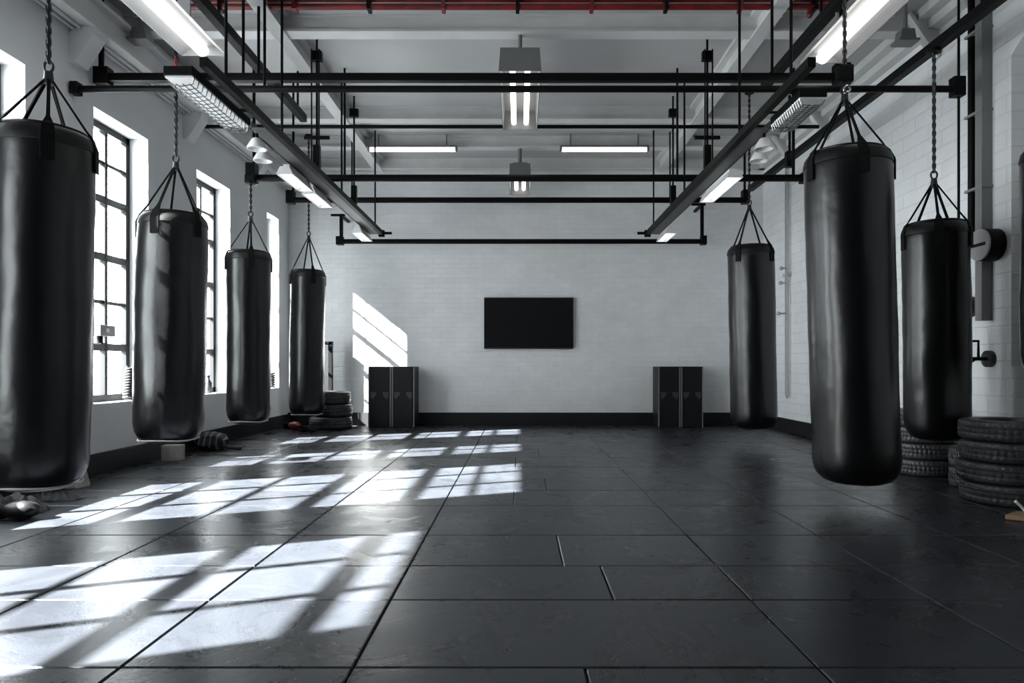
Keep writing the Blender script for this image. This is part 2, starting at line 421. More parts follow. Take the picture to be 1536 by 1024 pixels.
# ------------------------------------------------------------------ lamps
def trough(name, label, loc, L, Wd, H, ntube, house, group=None, rotz=0, hang=None, tr=None, top=0.55, rod=0.006):
    """long fluorescent fitting along Y, origin at underside centre"""
    t = thing(name, label, 'ceiling light', loc, (0, 0, rotz), group)
    bm = BM(); wt = Wd*top
    # reflector: sloped sides, open below
    th = 0.008
    for s in (-1, 1):
        prism(bm, [(s*wt/2, H), (s*Wd/2, 0.0), (s*(Wd/2-th), 0.0), (s*(wt/2-th), H-th)], 'Y', -L/2, L/2)
    box(bm, (-wt/2, -L/2, H-th), (wt/2, L/2, H))
    for e in (-1, 1):
        prism(bm, [(-Wd/2, 0), (Wd/2, 0), (wt/2, H), (-wt/2, H)], 'Y', e*L/2-0.006, e*L/2+0.006)
    obj('lamp_housing', bm, house, t)
    for k in range(ntube):
        bm = BM(); xx = (k-(ntube-1)/2)*Wd*0.36
        cyl(bm, (xx, -L/2+0.03, H*0.35), (xx, L/2-0.03, H*0.35), tr or min(0.026, Wd*0.11))
        obj('lamp_tube', bm, 'tube', t, True)
    bm = BM(); box(bm, (-wt*0.35, -L*0.42, H), (wt*0.35, L*0.42, H+0.035), 0.004); obj('ballast_box', bm, house, t)
    if hang:
        for e in (-1, 1):
            bm = BM(); cyl(bm, (0, e*L*0.34, H+0.03), (0, e*L*0.34, hang-loc[2]), rod, seg=8); obj('hanger_rod', bm, house, t)
    return t
zz = 3.30
trough('strip_light', 'large lit strip light at the top left corner of the photo', (-2.44, 4.565, zz), 1.43, 0.36, 0.07, 1, 'lampg2', 'big strip lights near the side walls', hang=ZC, tr=0.045)
trough('strip_light', 'large lit strip light at top right, behind the biggest bag\'s chain', (2.38, 4.55, zz), 1.72, 0.36, 0.07, 1, 'lampg2', 'big strip lights near the side walls', hang=ZC, tr=0.045)
trough('hanging_light', 'hanging twin tube light in the middle, nearer of two', (0.0, 6.64, 3.45), 1.48, 0.37, 0.20, 2, 'lampg', 'centre twin tube lights', hang=ZC, top=0.92, rod=0.02)
trough('hanging_light', 'hanging twin tube light in the middle close to the back wall', (0.0, 9.60, 3.41), 0.80, 0.30, 0.22, 2, 'lampg', 'centre twin tube lights', hang=ZC, top=0.92, rod=0.025)
for x0, x1, s in ((555, 683, 'left'), (843, 970, 'right')):
    Y = 9.22; a, b = X_(x0, Y), X_(x1, Y)
    t = thing('tube_light', 'thin lit tube under a ceiling beam, %s of the centre line' % s, 'ceiling light', ((a+b)/2, Y, 3.82), (0, 0, 0), 'tube lights across the far ceiling beam')
    L = b-a
    bm = BM(); box(bm, (-L/2-0.02, -0.035, 0.03), (L/2+0.02, 0.035, 0.055)); box(bm, (-L/2-0.03, -0.03, -0.02), (-L/2, 0.03, 0.05)); box(bm, (L/2, -0.03, -0.02), (L/2+0.03, 0.03, 0.05))
    for e in (-1, 1): box(bm, (e*L*0.4-0.01, -0.01, 0.05), (e*L*0.4+0.01, 0.01, 0.21))
    obj('lamp_housing', bm, 'lampg', t)
    bm = BM(); cyl(bm, (-L/2, 0, 0), (L/2, 0, 0), 0.026); obj('lamp_tube', bm, 'tube', t, True)

# ------------------------------------------------------------------ lighting rails with fittings hung beside them
RZ = 2.75
for s, rx, lx in ((-1, -1.925, -2.09), (1, 1.775, 1.94)):
    side = 'left' if s < 0 else 'right'
    t = thing('lighting_rail', 'long black rail carrying lamps towards the back wall, %s side' % side, 'rail', (rx, 6.87, RZ), (0, 0, 0), 'lighting rails')
    bm = BM(); box(bm, (-0.025, -2.72, -0.03), (0.025, 2.62, 0.03), 0.004); obj('rail_bar', bm, 'black', t)
    bm = BM(); box(bm, (-0.04, 2.60, -0.05), (0.04, 2.66, 0.04)); cyl(bm, (0, 2.63, 0), (-s*0.14, 2.63, 0), 0.02); obj('end_cap', bm, 'black', t)
    bm = BM(); box(bm, (0.032 if s > 0 else -0.16, -1.6, -0.022), (0.16 if s > 0 else -0.032, 2.6, -0.008)); box(bm, (0.155*s-0.006, -1.6, -0.022), (0.155*s+0.006, 2.6, 0.04)); obj('lamp_tray', bm, 'lampd', t)
    for yy in (-2.4, -1.35, -0.4, 0.50, 1.05, 2.2):
        bm = BM(); cyl(bm, (0, yy, 0.03), (0, yy, ZC-RZ), 0.011, seg=8)
        if yy in (-0.4, 1.05): box(bm, (-0.03, yy-0.03, 0.03), (0.03, yy+0.03, 0.24)); box(bm, (-0.12, yy-0.012, 0.30), (0.12, yy+0.012, 0.33)); box(bm, (-0.05, yy-0.03, ZC-RZ-0.24), (0.05, yy+0.03, ZC-RZ-0.15), 0.008)
        obj('hanger_rod', bm, 'black', t)
    for yy, nm in ((-0.5, 'a'),):
        for e in (-1, 1):
            bm = BM(); bar(bm, (-s*0.0+e*0.035, yy+0.05, 0.03), (e*0.035-0.05*s*0, yy+0.05, ZC-RZ-0.15), 0.012, 0.012, (0, 1, 0)); obj('hanger_rod', bm, 'black', t)
    # caged fitting at the near end of the rail
    g = thing('caged_light', 'unlit caged fitting with a wire grille on the %s rail\'s near end' % side, 'ceiling light', (lx, 4.62 if s < 0 else 4.78, RZ-0.10), (0, 0, 0), 'caged fittings'); g.scale = (1, 1.0 if s < 0 else 0.6, 1)
    bm = BM(); box(bm, (-0.09, -0.45, 0.03), (0.09, 0.45, 0.085), 0.006); obj('lamp_housing', bm, 'black', g)
    bm = BM()
    box(bm, (-0.085, -0.44, 0.018), (0.085, 0.44, 0.029)); obj('reflector', bm, 'lampw', g)
    bm = BM()
    for k in range(15):
        yy = -0.42+k*0.06; tubepath(bm, [(-0.088, yy, 0.03), (-0.07, yy+0.012, -0.012), (0.0, yy+0.02, -0.02), (0.07, yy+0.012, -0.012), (0.088, yy, 0.03)], 0.0045, 6)
    for xx in (-0.06, -0.02, 0.02, 0.06): cyl(bm, (xx, -0.43, -0.018), (xx, 0.43, -0.018), 0.004, seg=6)
    obj('wire_grille', bm, 'steel', g)
    for yy in (-0.3, 0.3):
        bm = BM(); box(bm, (-0.01, yy-0.015, 0.08), (0.01, yy+0.015, 0.10)); box(bm, (min(0, -s*0.17), yy-0.015, 0.085), (max(0, -s*0.17), yy+0.015, 0.10)); obj('mounting_arm', bm, 'black', g)
    # round flood heads
    for q, (yy, dx) in enumerate(((5.37, -0.02), (5.68, 0.05))):
        h = thing('spotlight', 'white round spotlight head, %s one under the %s rail' % (('nearer', 'farther')[q], side), 'spotlight', (lx+dx*s, yy, RZ-0.06), (0, 0, 0), 'spotlights under the rails')
        bm = BM(); lathe(bm, [(0.03, 0.0), (0.04, -0.01), (0.075, -0.07), (0.078, -0.085), (0.066, -0.085), (0.05, -0.06)], seg=20); obj('lamp_head', bm, 'lampw', h, True)
        bm = BM(); cyl(bm, (0, 0, -0.005), (0, 0, 0.05), 0.012); obj('bracket', bm, 'black', h)
    spec = ((6.42, 0.60, 'first'), (7.12, 0.60, 'second'), (9.12, 0.60, 'third')) if s < 0 else ((6.7, 0.95, 'nearer'), (9.15, 0.60, 'farther'))
    for yy, L, nm in spec:
        trough('rail_light', 'lit strip light slung beside the %s rail, %s from the camera' % (side, nm), (lx+0.02*s, yy, RZ-0.13), L, 0.15, 0.07, 1, 'lampw', 'strip lights beside the rails', hang=RZ-0.015)

# upper side rails (black, near the ceiling)
for s, side, y1 in ((-1, 'left', 7.45), (1, 'right', 6.6)):
    t = thing('ceiling_rail', 'black rail close under the ceiling, %s of the centre' % side, 'rail', (s*2.36, 5.0, 3.60), (0, 0, 0), 'upper black rails')
    bm = BM(); box(bm, (-0.035, -4.0, -0.04), (0.035, y1-5.0, 0.04), 0.005); obj('rail_bar', bm, 'black', t)
    for yy in (-3, -1.5, 0.35, y1-5.2):
        bm = BM(); cyl(bm, (0, yy, 0.03), (0, yy, ZC-3.6), 0.012, seg=8); obj('hanger_rod', bm, 'black', t)
# bag rail on the right wall side
t = thing('bag_rail', 'long black rail beside the right wall that a heavy bag hangs from', 'rail', (3.12, 5.0, 3.30))
bm = BM(); box(bm, (-0.035, -4.0, -0.035), (0.035, 4.25, 0.035), 0.006); obj('rail_bar', bm, 'black', t)
for yy in (-3.4, -0.4, 2.9):
    bm = BM(); cyl(bm, (0, yy, 0.03), (0, yy, ZC-3.30), 0.016, seg=8)
    if yy > 2: box(bm, (-0.045, yy-0.04, -0.1), (0.045, yy+0.04, 0.08), 0.005)
    obj('hanger_rod', bm, 'black', t)

# ------------------------------------------------------------------ cross bars
def crossbar(label, y, py, x0, x1, r, posts=(), box0=None, box1=None, extra=None, square=False):
    z = Z_(py, y); a, b = X_(x0, y), X_(x1, y)
    t = thing('cross_bar', label, 'bar', ((a+b)/2, y, z), (0, 0, 0), 'black bars across the room')
    cx = (a+b)/2; a -= cx; b -= cx
    bm = BM()
    if square: box(bm, (a, -r, -r), (b, r, r), 0.004)
    else: cyl(bm, (a, 0, 0), (b, 0, 0), r)
    obj('bar', bm, 'black', t, True)
    for e, q in ((a, box0), (b, box1)):
        if q:
            w_, h0, h1 = q; s = 1 if e > 0 else -1
            bm = BM(); box(bm, (e-w_/2, -r*1.5, h0), (e+w_/2, r*1.5, h1), 0.005); obj('end_bracket', bm, 'black', t)
    for (px, top, rr) in posts:
        bm = BM(); xx = X_(px, y)-cx; cyl(bm, (xx, 0, 0), (xx, 0, (ZC if top is None else top)-z), rr, seg=10); obj('post', bm, 'black', t, True)
    return t, z, cx
b1, zb1, c1 = crossbar('thick black cross bar nearest the camera, upper of the front two', 5.62, 117, 155, 1262, 0.031,
                       ((152, None, 0.022), (365, None, 0.012), (388, None, 0.012), (1158, None, 0.012), (1262, None, 0.018)), (0.12, -0.06, 0.08), (0.12, -0.07, 0.11), square=True)
b2, zb2, c2 = crossbar('full width black cross bar just below the thickest one', 5.36, 133.5, 114, 1436, 0.026,
                       ((397, None, 0.011), (1438, None, 0.010)), (0.06, -0.045, 0.05), (0.09, -0.06, 0.09))
bm = BM(); cyl(bm, (X_(1438, 5.36)-c2, 0, 0), (X_(1438, 5.36)-c2, 0, Z_(345, 5.36)-zb2), 0.010, seg=10); obj('post', bm, 'black', b2, True)
bm = BM(); cyl(bm, (XL-c2, 0, 0), (X_(114, 5.36)-c2, 0, 0), 0.02); obj('wall_stub', bm, 'black', b2)
crossbar('thinnest black cross bar, third from the camera', 7.42, 190, 300, 1228, 0.02, ((440, None, 0.012), (1190, None, 0.01)), None, None)
crossbar('black cross bar below the far tube lights, fourth from the camera', 7.18, 267, 378, 1205, 0.037,
         ((381, None, 0.016), (517, None, 0.012), (1190, None, 0.016), (1016, None, 0.012)), (0.10, -0.05, 0.15), (0.06, -0.05, 0.05))
crossbar('black cross bar fifth from the camera, its ends in square brackets', 9.12, 300, 436, 1118, 0.038,
         ((440, None, 0.016), (528, None, 0.01), (1005, None, 0.01), (1117, None, 0.016)), (0.10, -0.05, 0.12), (0.09, -0.05, 0.13))
t, z6, c6 = crossbar('short black cross bar close to the white back wall, lowest one', 9.98, 362, 510, 1055, 0.036, (), (0.10, -0.05, 0.07), (0.08, -0.05, 0.08))
for px, top in ((512, 321), (1053, 305)):
    xx = X_(px, 9.98)-c6; zt = Z_(top, 9.98)-z6
    bm = BM(); box(bm, (xx-0.022, -0.022, 0), (xx+0.022, 0.022, zt)); obj('post', bm, 'black', t)
    bm = BM(); box(bm, (xx-0.15, -0.02, zt-0.03), (xx+0.05, 0.02, zt)); box(bm, (xx-0.02, -0.02, zt-0.04), (xx+0.02, YB-9.98, zt-0.005)); obj('wall_arm', bm, 'black', t)

# red pipes
t = thing('red_pipe', 'dark red twin pipe run under the ceiling at the photo\'s top edge', 'pipe', (0, 5.72, 3.93))
for dz, r, dy in ((0.045, 0.028, 0.0), (-0.03, 0.026, -0.02)):
    bm = BM(); cyl(bm, (-2.75, dy, dz), (2.65, dy, dz), r); obj('pipe', bm, 'red', t, True)
for k in range(9):
    bm = BM(); xx = -2.5+k*0.62; box(bm, (xx-0.015, -0.055, -0.062), (xx+0.015, 0.035, 0.1)); obj('pipe_clamp', bm, 'red' if k % 2 else 'black', t)
bm = BM(); cyl(bm, (2.42, -0.02, -0.03), (2.42, -0.02, -0.10), 0.022); sphere(bm, (2.42, -0.02, -0.10), 0.026); obj('valve', bm, 'red', t, True)

# small junction boxes on the ceiling by the side walls
for px, py, Y, s in ((211, 55, 5.9, 'left'), (1358, 57, 5.9, 'right')):
    bm = BM(); prism(bm, [(-0.07, 0), (0.07, 0), (0.055, 0.09), (-0.055, 0.09)], 'Y', -0.05, 0.05); box(bm, (-0.09, -0.07, -0.02), (0.09, 0.07, 0.0)); cyl(bm, (0, 0, 0.08), (0, 0, ZC-Z_(py+5, Y)), 0.015)
    one('ceiling_sensor', bm, 'lampg', 'small grey box lamp hanging under the ceiling, far %s' % s, 'ceiling fitting', (X_(px, Y), Y, Z_(py+5, Y)), 'small ceiling boxes', False)
bm = BM(); cyl(bm, (0, 0, 0), (0, 0, 0.03), 0.018); cyl(bm, (0, 0, -0.005), (0, 0, 0.0), 0.06)
one('sprinkler_head', bm, 'conduit', 'small sprinkler on the ceiling right of the hanging centre light', 'sprinkler', (X_(998, 7.3), 7.3, 4.0))

# wall services, right wall
def onwall(px, py): Y = XR*F/(px-VX); return Y, Z_(py, Y)
t = thing('wall_duct', 'grey and black vertical duct on the right wall with a round disc', 'duct', (XR, 5.38, 0))
bm = BM(); box(bm, (-0.085, -0.035, onwall(1470, 482)[1]), (-0.0, 0.045, ZC-0.1), 0.004); obj('duct', bm, 'gpipe', t)
bm = BM(); cyl(bm, (-0.05, 0.13, 1.92), (-0.05, 0.13, ZC-0.1), 0.032); cyl(bm, (-0.03, 0.075, 1.92), (-0.03, 0.075, ZC-0.1), 0.014); cyl(bm, (-0.05, 0.13, 1.82), (-0.05, 0.13, 1.95), 0.045); obj('pipe', bm, 'black', t, True)
for z in (3.55, 2.9, 2.3):
    bm = BM(); box(bm, (-0.09, -0.045, z), (0.0, 0.17, z+0.02)); obj('pipe_clamp', bm, 'gpipe', t)
zz = onwall(1475, 372)[1]
bm = BM(); cyl(bm, (0.0, -0.07, zz), (-0.12, -0.07, zz), 0.125, seg=36); obj('disc_body', bm, 'black', t, True)
bm = BM(); cyl(bm, (-0.12, -0.07, zz), (-0.135, -0.07, zz), 0.122, seg=36); obj('disc_face', bm, 'disc', t, True)
bm = BM(); box(bm, (-0.14, -0.15, zz-0.012), (-0.13, 0.02, zz+0.012), 0.003); obj('handle', bm, 'black', t)
Y, z = onwall(1458, 460)
bm = BM(); lathe(bm, [(0.085, 0), (0.085, 0.03), (0.07, 0.06), (0.03, 0.08)], seg=24)
bmesh.ops.rotate(bm, verts=bm.verts, matrix=Matrix.Rotation(-PI/2, 3, 'Y'))
one('wall_dome', bm, 'bezel', 'small black dome on the right wall beside the grey duct', 'wall fitting', (XR, Y, z))
Y, z = onwall(1486, 538)
t = thing('wall_bracket', 'black wall bracket with round flange below the duct', 'bracket', (XR, Y, z))
bm = BM(); cyl(bm, (0, 0, 0), (-0.035, 0, 0), 0.065, seg=24); obj('flange', bm, 'bezel', t, True)
bm = BM(); tubepath(bm, [(-0.03, 0, 0), (-0.16, 0.02, 0), (-0.3, 0.05, 0)], 0.015); obj('arm', bm, 'black', t, True)
bm = BM(); tubepath(bm, [(-0.09, 0.01, 0.0), (-0.09, 0.01, 0.14), (-0.28, 0.04, 0.14)], 0.011); tubepath(bm, [(-0.12, 0.01, -0.01), (-0.2, 0.03, -0.07), (-0.2, 0.03, -0.15)], 0.008); obj('hook', bm, 'black', t, True)
t = thing('wall_pipes', 'thin pale twin pipe with valves on the right wall, far end', 'pipe', (XR, 9.36, 0))
zb = Z_(592, 9.36)
bm = BM(); tubepath(bm, [(-0.04, -0.03, 3.9), (-0.04, -0.03, zb), (-0.045, 0.0, zb-0.04), (-0.04, 0.045, zb), (-0.04, 0.045, 3.9)], 0.013); obj('pipe', bm, 'conduit', t, True)
bm = BM()
for py, dx in ((402, 0.06), (424, 0.07), (470, 0.10)):
    z = Z_(py, 9.36); cyl(bm, (-0.04, 0, z), (-0.04-dx, 0.02, z), 0.012); sphere(bm, (-0.05-dx, 0.02, z), 0.028)
box(bm, (-0.07, -0.06, Z_(412, 9.36)-0.02), (0, 0.07, Z_(412, 9.36)+0.02)); obj('valve', bm, 'disc', t, True)

# ------------------------------------------------------------------ heavy bags
def strapmesh(bm, p0, p1, p2, w_, rad):
    """tab on the bag side from p0 up to rim p1 then to the ring p2"""
    d = Vector((p1[0], p1[1], 0)); d.normalize()
    tan = Vector((-d.y, d.x, 0))
    path = [Vector(p0), Vector(p1)]
    rim = Vector(p1); top = Vector(p2)
    vs = []
    def ring(c, n, wd, th):
        return [bm.verts.new(c+tan*a*wd/2+n*b*th/2) for a, b in ((-1, -1), (1, -1), (1, 1), (-1, 1))]
    R = [ring(Vector(p0), d, w_, 0.010), ring(Vector((p0[0], p0[1], rim.z-0.05)), d, w_, 0.010), ring(rim+Vector((0, 0, 0.006)), (d+Vector((0, 0, 1))).normalized(), w_*0.85, 0.010)]
    nrm = (top-rim).normalized().cross(tan).normalized()
    R.append(ring(rim.lerp(top, 0.18), nrm, w_*0.30, 0.010)); R.append(ring(rim.lerp(top, 0.6), nrm, w_*0.26, 0.010)); R.append(ring(top, nrm, w_*0.3, 0.010))
    for A, B in zip(R, R[1:]):
        for k in range(4): bm.faces.new((A[k], A[(k+1) % 4], B[(k+1) % 4], B[k]))
    bm.faces.new(R[0][::-1]); bm.faces.new(R[-1])
def heavy_bag(label, pxt, pyt, pxb, pyb, wpx, Y, apex_py, pipe=True, chain_px=None, ztop=ZC, rot=0.4, seed=0, plump=0.0, nstr=4, ringpy=None, ropeish=False):
    xt, xb = X_(pxt, Y), X_(pxb, Y)
    R = wpx*Y/F/2; zt, zb = Z_(pyt, Y), Z_(pyb, Y); H = zt-zb
    za = Z_(apex_py, Y)
    xa = X_(chain_px, Y) if chain_px else xt
    t = thing('heavy_bag', label, 'punching bag', (xb, Y, zb), (0, 0, 0), 'black heavy bags')
    lean = (xt-xb)/H
    rnd = random.Random(seed)
    def rad(r, z, a):
        v = noise.noise(Vector((math.cos(a)*1.1+seed*3.1, math.sin(a)*1.1, z*2.0)))*0.007
        v += noise.noise(Vector((math.cos(a)*2.5+seed, math.sin(a)*2.5, z*9.0)))*0.0035
        low = max(0, 1-abs(z-0.16)/0.22)
        v += low*0.004*math.sin(a*17+seed)*noise.noise(Vector((a, seed, 3)))*2
        return r*(1+plump*math.sin(min(1, max(0, z/H))*PI))+v*min(1, r/R)
    prof = [(R*0.30, 0.002), (R*0.58, 0.006), (R*0.76, 0.024), (R*0.88, 0.058), (R*0.95, 0.10), (R*0.985, 0.16)]
    n = 26
    for k in range(1, n): prof.append((R*0.985, 0.16+(H-0.22)*k/n))
    prof += [(R*0.98, H-0.07), (R*0.95, H-0.038), (R*0.88, H-0.014), (R*0.78, H-0.003), (R*0.4, H-0.006)]
    def shear(bm):
        for v in bm.verts: v.co.x += lean*v.co.z
    bm = BM(); lathe(bm, prof, seg=64, fn=rad); shear(bm); obj('bag_body', bm, 'leather', t, True)
    # top collar
    bm = BM(); lathe(bm, [(R*0.985, H-0.090), (R*1.000, H-0.086), (R*0.998, H-0.068), (R*0.965, H-0.032), (R*0.895, H-0.007), (R*0.79, H+0.005), (R*0.79, H-0.004), (R*0.93, H-0.05), (R*0.975, H-0.075)], seg=64, fn=lambda r, z, a: rad(r, z, a)+0.001, closed=True)
    shear(bm); obj('collar', bm, 'leather2', t, True)
    bm = BM(); tubepath(bm, [(rad(R*0.83, H, 2*PI*k/48)*math.cos(2*PI*k/48), rad(R*0.83, H, 2*PI*k/48)*math.sin(2*PI*k/48), H+0.004) for k in range(48)], 0.008, 8, closed=True)
    shear(bm); obj('top_piping', bm, 'leather2', t, True)
    if pipe:
        bm = BM(); zz_ = 0.03
        tubepath(bm, [(rad(R*0.855, zz_, 2*PI*k/64)*math.cos(2*PI*k/64), rad(R*0.855, zz_, 2*PI*k/64)*math.sin(2*PI*k/64), zz_+0.004*math.sin(6*PI*k/64)) for k in range(64)], 0.006, 8, closed=True)
        shear(bm); obj('bottom_piping', bm, 'piping', t, True)
    A = Vector((xa-xb, 0, za-zb))
    for k in range(nstr):
        a = rot+2*PI*k/nstr; c, s = math.cos(a), math.sin(a); sx = lean*H
        bm = BM(); strapmesh(bm, (R*1.015*c+sx-lean*0.15, R*1.015*s, H-0.185), (R*0.93*c+sx, R*0.93*s, H-0.012), (A.x+0.012*c, A.y+0.012*s, A.z), 0.062, R)
        obj('strap', bm, 'web', t)
    # swivel and chain
    bm = BM(); cyl(bm, A-Vector((0, 0, 0.03)), A+Vector((0, 0, 0.035)), 0.026, 0.02); tubepath(bm, [A+Vector((0.024*math.cos(q*PI/6), 0, 0.062+0.03*math.sin(q*PI/6))) for q in range(12)], 0.007, 8, closed=True)
    obj('swivel', bm, 'chain', t, True)
    bm = BM(); z = A.z+0.10; k = 0; TZ = ztop-zb-0.01; lr = 0.0055; lh = 0.021
    while z < TZ:
        pts = []
        for q in range(12):
            an = 2*PI*q/12; u = 0.011*math.cos(an); v = (lh-0.011)*(1 if math.sin(an) > 0 else -1)*(1 if abs(math.sin(an)) > 1e-6 else 0)+0.011*math.sin(an)
            p = (u, 0, v) if k % 2 else (0, u, v)
            pts.append((A.x+p[0], A.y+p[1], z+p[2]))
        tubepath(bm, pts, lr, 6, closed=True); z += (lh-lr)*2*0.98; k += 1
    # core cable through the links keeps it taut
    cyl(bm, (A.x, 0, A.z+0.08), (A.x, 0, TZ+0.01), 0.0085, seg=8)
    obj('chain', bm, 'chain', t, True)
    bm = BM(); cyl(bm, (A.x, 0, TZ-0.015), (A.x, 0, TZ+0.012), 0.05, seg=20); obj('anchor_plate', bm, 'black', t, True)
    return t, A, zb
bag = {}
B1 = heavy_bag('largest heavy bag at the left edge, cut off by the photo', 67, 201, 57, 733, 134, 3.6, 118, chain_px=73, rot=0.35, seed=1, nstr=5, plump=0.01)
B2 = heavy_bag('left row heavy bag, second from the camera, over a pale block', 260, 324, 253, 663, 96, 5.45, 250, chain_px=264, rot=0.9, seed=2, nstr=5, plump=0.05)
B3 = heavy_bag('left row heavy bag, third from the camera', 373, 379, 373, 635, 64, 7.1, 330, chain_px=376, rot=0.5, seed=3, ztop=Z_(272, 7.1))
B4 = heavy_bag('farthest left row heavy bag, beside a stack of tyres', 462, 407, 460, 624, 52, 9.25, 357, chain_px=463, rot=0.6, seed=4)
B5 = heavy_bag('farthest heavy bag on the right, in front of the back corner', 1126, 371, 1131, 643, 68, 7.78, 312, pipe=False, chain_px=1124, rot=0.7, seed=5)
B6 = heavy_bag('big glossy heavy bag on the right, nearest and lowest there', 1270, 232, 1285, 724, 124, 4.47, 150, pipe=False, chain_px=1267, rot=0.85, seed=6, nstr=5, plump=0.0)
B7 = heavy_bag('heavy bag on the right in front of the tyres, close to the wall', 1403, 337, 1406, 660, 90, 5.1, 275, pipe=False, chain_px=1401, rot=0.5, seed=7, ztop=3.265, nstr=5)
B8 = heavy_bag('black bag at the very right edge, only a sliver showing', 1600, 217, 1600, 570, 116, 4.25, 140, pipe=False, rot=0.5, seed=8)
# red clip and black knot on the chains
t, A, zb = B2
bm = BM(); z0 = Z_(130, 5.45)-zb; sphere(bm, (A.x+0.02, -0.0, z0), 0.022, (1, 1, 1.3)); cyl(bm, (A.x, 0, z0), (A.x, 0, z0+0.22), 0.013); o = obj('red_clip', bm, 'redclip', t, True); o['label'] = 'red clip on the chain'
t, A, zb = B6
bm = BM(); z0 = Z_(113, 4.47)-zb; box(bm, (A.x-0.05, -0.035, z0-0.05), (A.x+0.045, 0.035, z0+0.06), 0.008); obj('clamp', bm, 'black', t)
bm = BM(); z0 = Z_(136, 4.47)-zb; tubepath(bm, [(A.x+0.02*math.cos(q*PI/8), -0.03, z0+0.02*math.sin(q*PI/8)) for q in range(16)], 0.007, 8, closed=True); obj('shackle', bm, 'steel', t, True)
t, A, zb = B3
bm = BM(); box(bm, (A.x-0.05, -0.04, Z_(272, 7.1)-zb-0.02), (A.x+0.05, 0.042, Z_(272, 7.1)-zb+0.06), 0.006); obj('clamp', bm, 'black', t)

# ------------------------------------------------------------------ screen and cabinets on the back wall
Y = YB-0.05
t = thing('television', 'black flat television hanging on the white back wall', 'television', (X_(793, Y), YB, Z_(523, Y)))
W2 = (860-726)*Y/F/2; H2 = (523-446)*Y/F
bm = BM(); box(bm, (-W2, -0.055, 0), (W2, -0.02, H2), 0.004); obj('television_case', bm, 'bezel', t)
bm = BM(); box(bm, (-W2+0.012, -0.058, 0.02), (W2-0.012, -0.0545, H2-0.012)); obj('screen', bm, 'screen', t)
bm = BM(); box(bm, (-W2*0.4, -0.022, H2*0.25), (W2*0.4, 0.0, H2*0.75)); obj('wall_mount', bm, 'bezel', t)
def cabinet(label, x0, x1, yf, z1, trims, grp):
    t = thing('speaker_cabinet', label, 'speaker', ((x0+x1)/2, (yf+YB-0.05)/2, 0), (0, 0, 0), grp)
    w2 = (x1-x0)/2; d2 = (YB-0.05-yf)/2
    bm = BM(); box(bm, (-w2, -d2, 0.0), (w2, d2, z1), 0.012); obj('cabinet_body', bm, 'cab', t)
    bm = BM()
    for s in (-1, 1):
        box(bm, (s*w2*0.93-0.007, -d2-0.006, 0.012), (s*w2*0.93+0.007, -d2+0.004, z1-0.01), 0.002)
    obj('edge_trim', bm, 'trimg', t)
    bm = BM(); box(bm, (-w2*0.82, -d2-0.008, 0.03), (w2*0.82, -d2+0.002, z1-0.04), 0.004); obj('grille', bm, 'cab', t)
    for s in (-1, 1):
        bm = BM(); zz_ = z1*0.53
        prism(bm, [(s*w2*0.78, zz_+0.05), (s*w2*0.25, zz_+0.045), (s*w2*0.32, zz_-0.0), (s*w2*0.6, zz_-0.055), (s*w2*0.76, zz_-0.03)], 'Y', -d2-0.014, -d2-0.006)
        obj('corner_plate', bm, 'badge', t)
    return t
yf = 9.95; a = X_(552, yf); m_ = X_(587, yf); b = X_(622, yf)
cabinet('black upright speaker on the left, the one nearer the tyres', a, m_-0.003, yf, 0.895, 1, 'left pair of speakers')
cabinet('black upright speaker on the left, the one nearer the television', m_+0.003, b, yf, 0.895, 1, 'left pair of speakers')
a = X_(987, yf); m_ = X_(1021, yf); b = X_(1055, yf)
cabinet('black upright speaker on the right, the one nearer the television', a, m_-0.003, yf, 0.895, 1, 'right pair of speakers')
cabinet('black upright speaker on the right, the one nearer the corner', m_+0.003, b, yf, 0.895, 1, 'right pair of speakers')

# ------------------------------------------------------------------ tyres
def tyre(label, x, y, z, R, h, grp, rot=0):
    t = thing('tyre', label, 'tyre', (x, y, z), (0, 0, rot), grp)
    prof = [(R*0.58, h*0.22), (R*0.62, h*0.06), (R*0.75, 0.0), (R*0.90, h*0.015), (R*0.965, h*0.07), (R*0.99, h*0.15), (R, h*0.30), (R*0.985, h*0.36), (R*0.985, h*0.38),
            (R*1.0, h*0.42), (R*1.0, h*0.58), (R*0.985, h*0.61), (R*0.985, h*0.63), (R, h*0.70), (R*0.985, h*0.74), (R*0.99, h*0.85), (R*0.965, h*0.93), (R*0.90, h*0.985), (R*0.75, h), (R*0.62, h*0.94), (R*0.58, h*0.78), (R*0.61, h*0.6), (R*0.90, h*0.5), (R*0.61, h*0.4)]
    def fn(r, zz_, a):
        if r > R*0.965:
            ph = (a*44/(2*PI)+abs(zz_/h-0.5)*1.2) % 1
            if ph < 0.22: return r-0.006
        return r
    bm = BM(); lathe(bm, prof, seg=176, fn=fn, closed=True); obj('tread_casing', bm, 'rubber', t, True)
    bm = BM(); lathe(bm, [(R*0.585, h*0.80), (R*0.60, h*0.965), (R*0.63, h*0.97), (R*0.62, h*0.80)], seg=64, closed=True); obj('bead', bm, 'rubber', t, True)
    return t
pos = ('bottom', 'second', 'third', 'top')
for k in range(4):
    tyre('%s of the front stack of tyres at the right edge' % ('top tyre', 'tyre third from the floor', 'tyre second from the floor', 'bottom tyre')[3-k],
         3.27+(0.01, -0.006, 0.008, 0)[k], 4.55+(0, 0.01, -0.005, 0)[k], k*0.137, 0.30, 0.136, 'tyres in the front right stack', k)
for k in range(4):
    tyre('%s of the tyre stack behind the right wall bag' % ('top tyre', 'tyre third from the floor', 'tyre second from the floor', 'bottom tyre')[3-k],
         3.39+(0.0, 0.01, -0.008, -0.02)[k], 5.74, k*0.135, 0.24, 0.134, 'tyres in the second right stack', k)
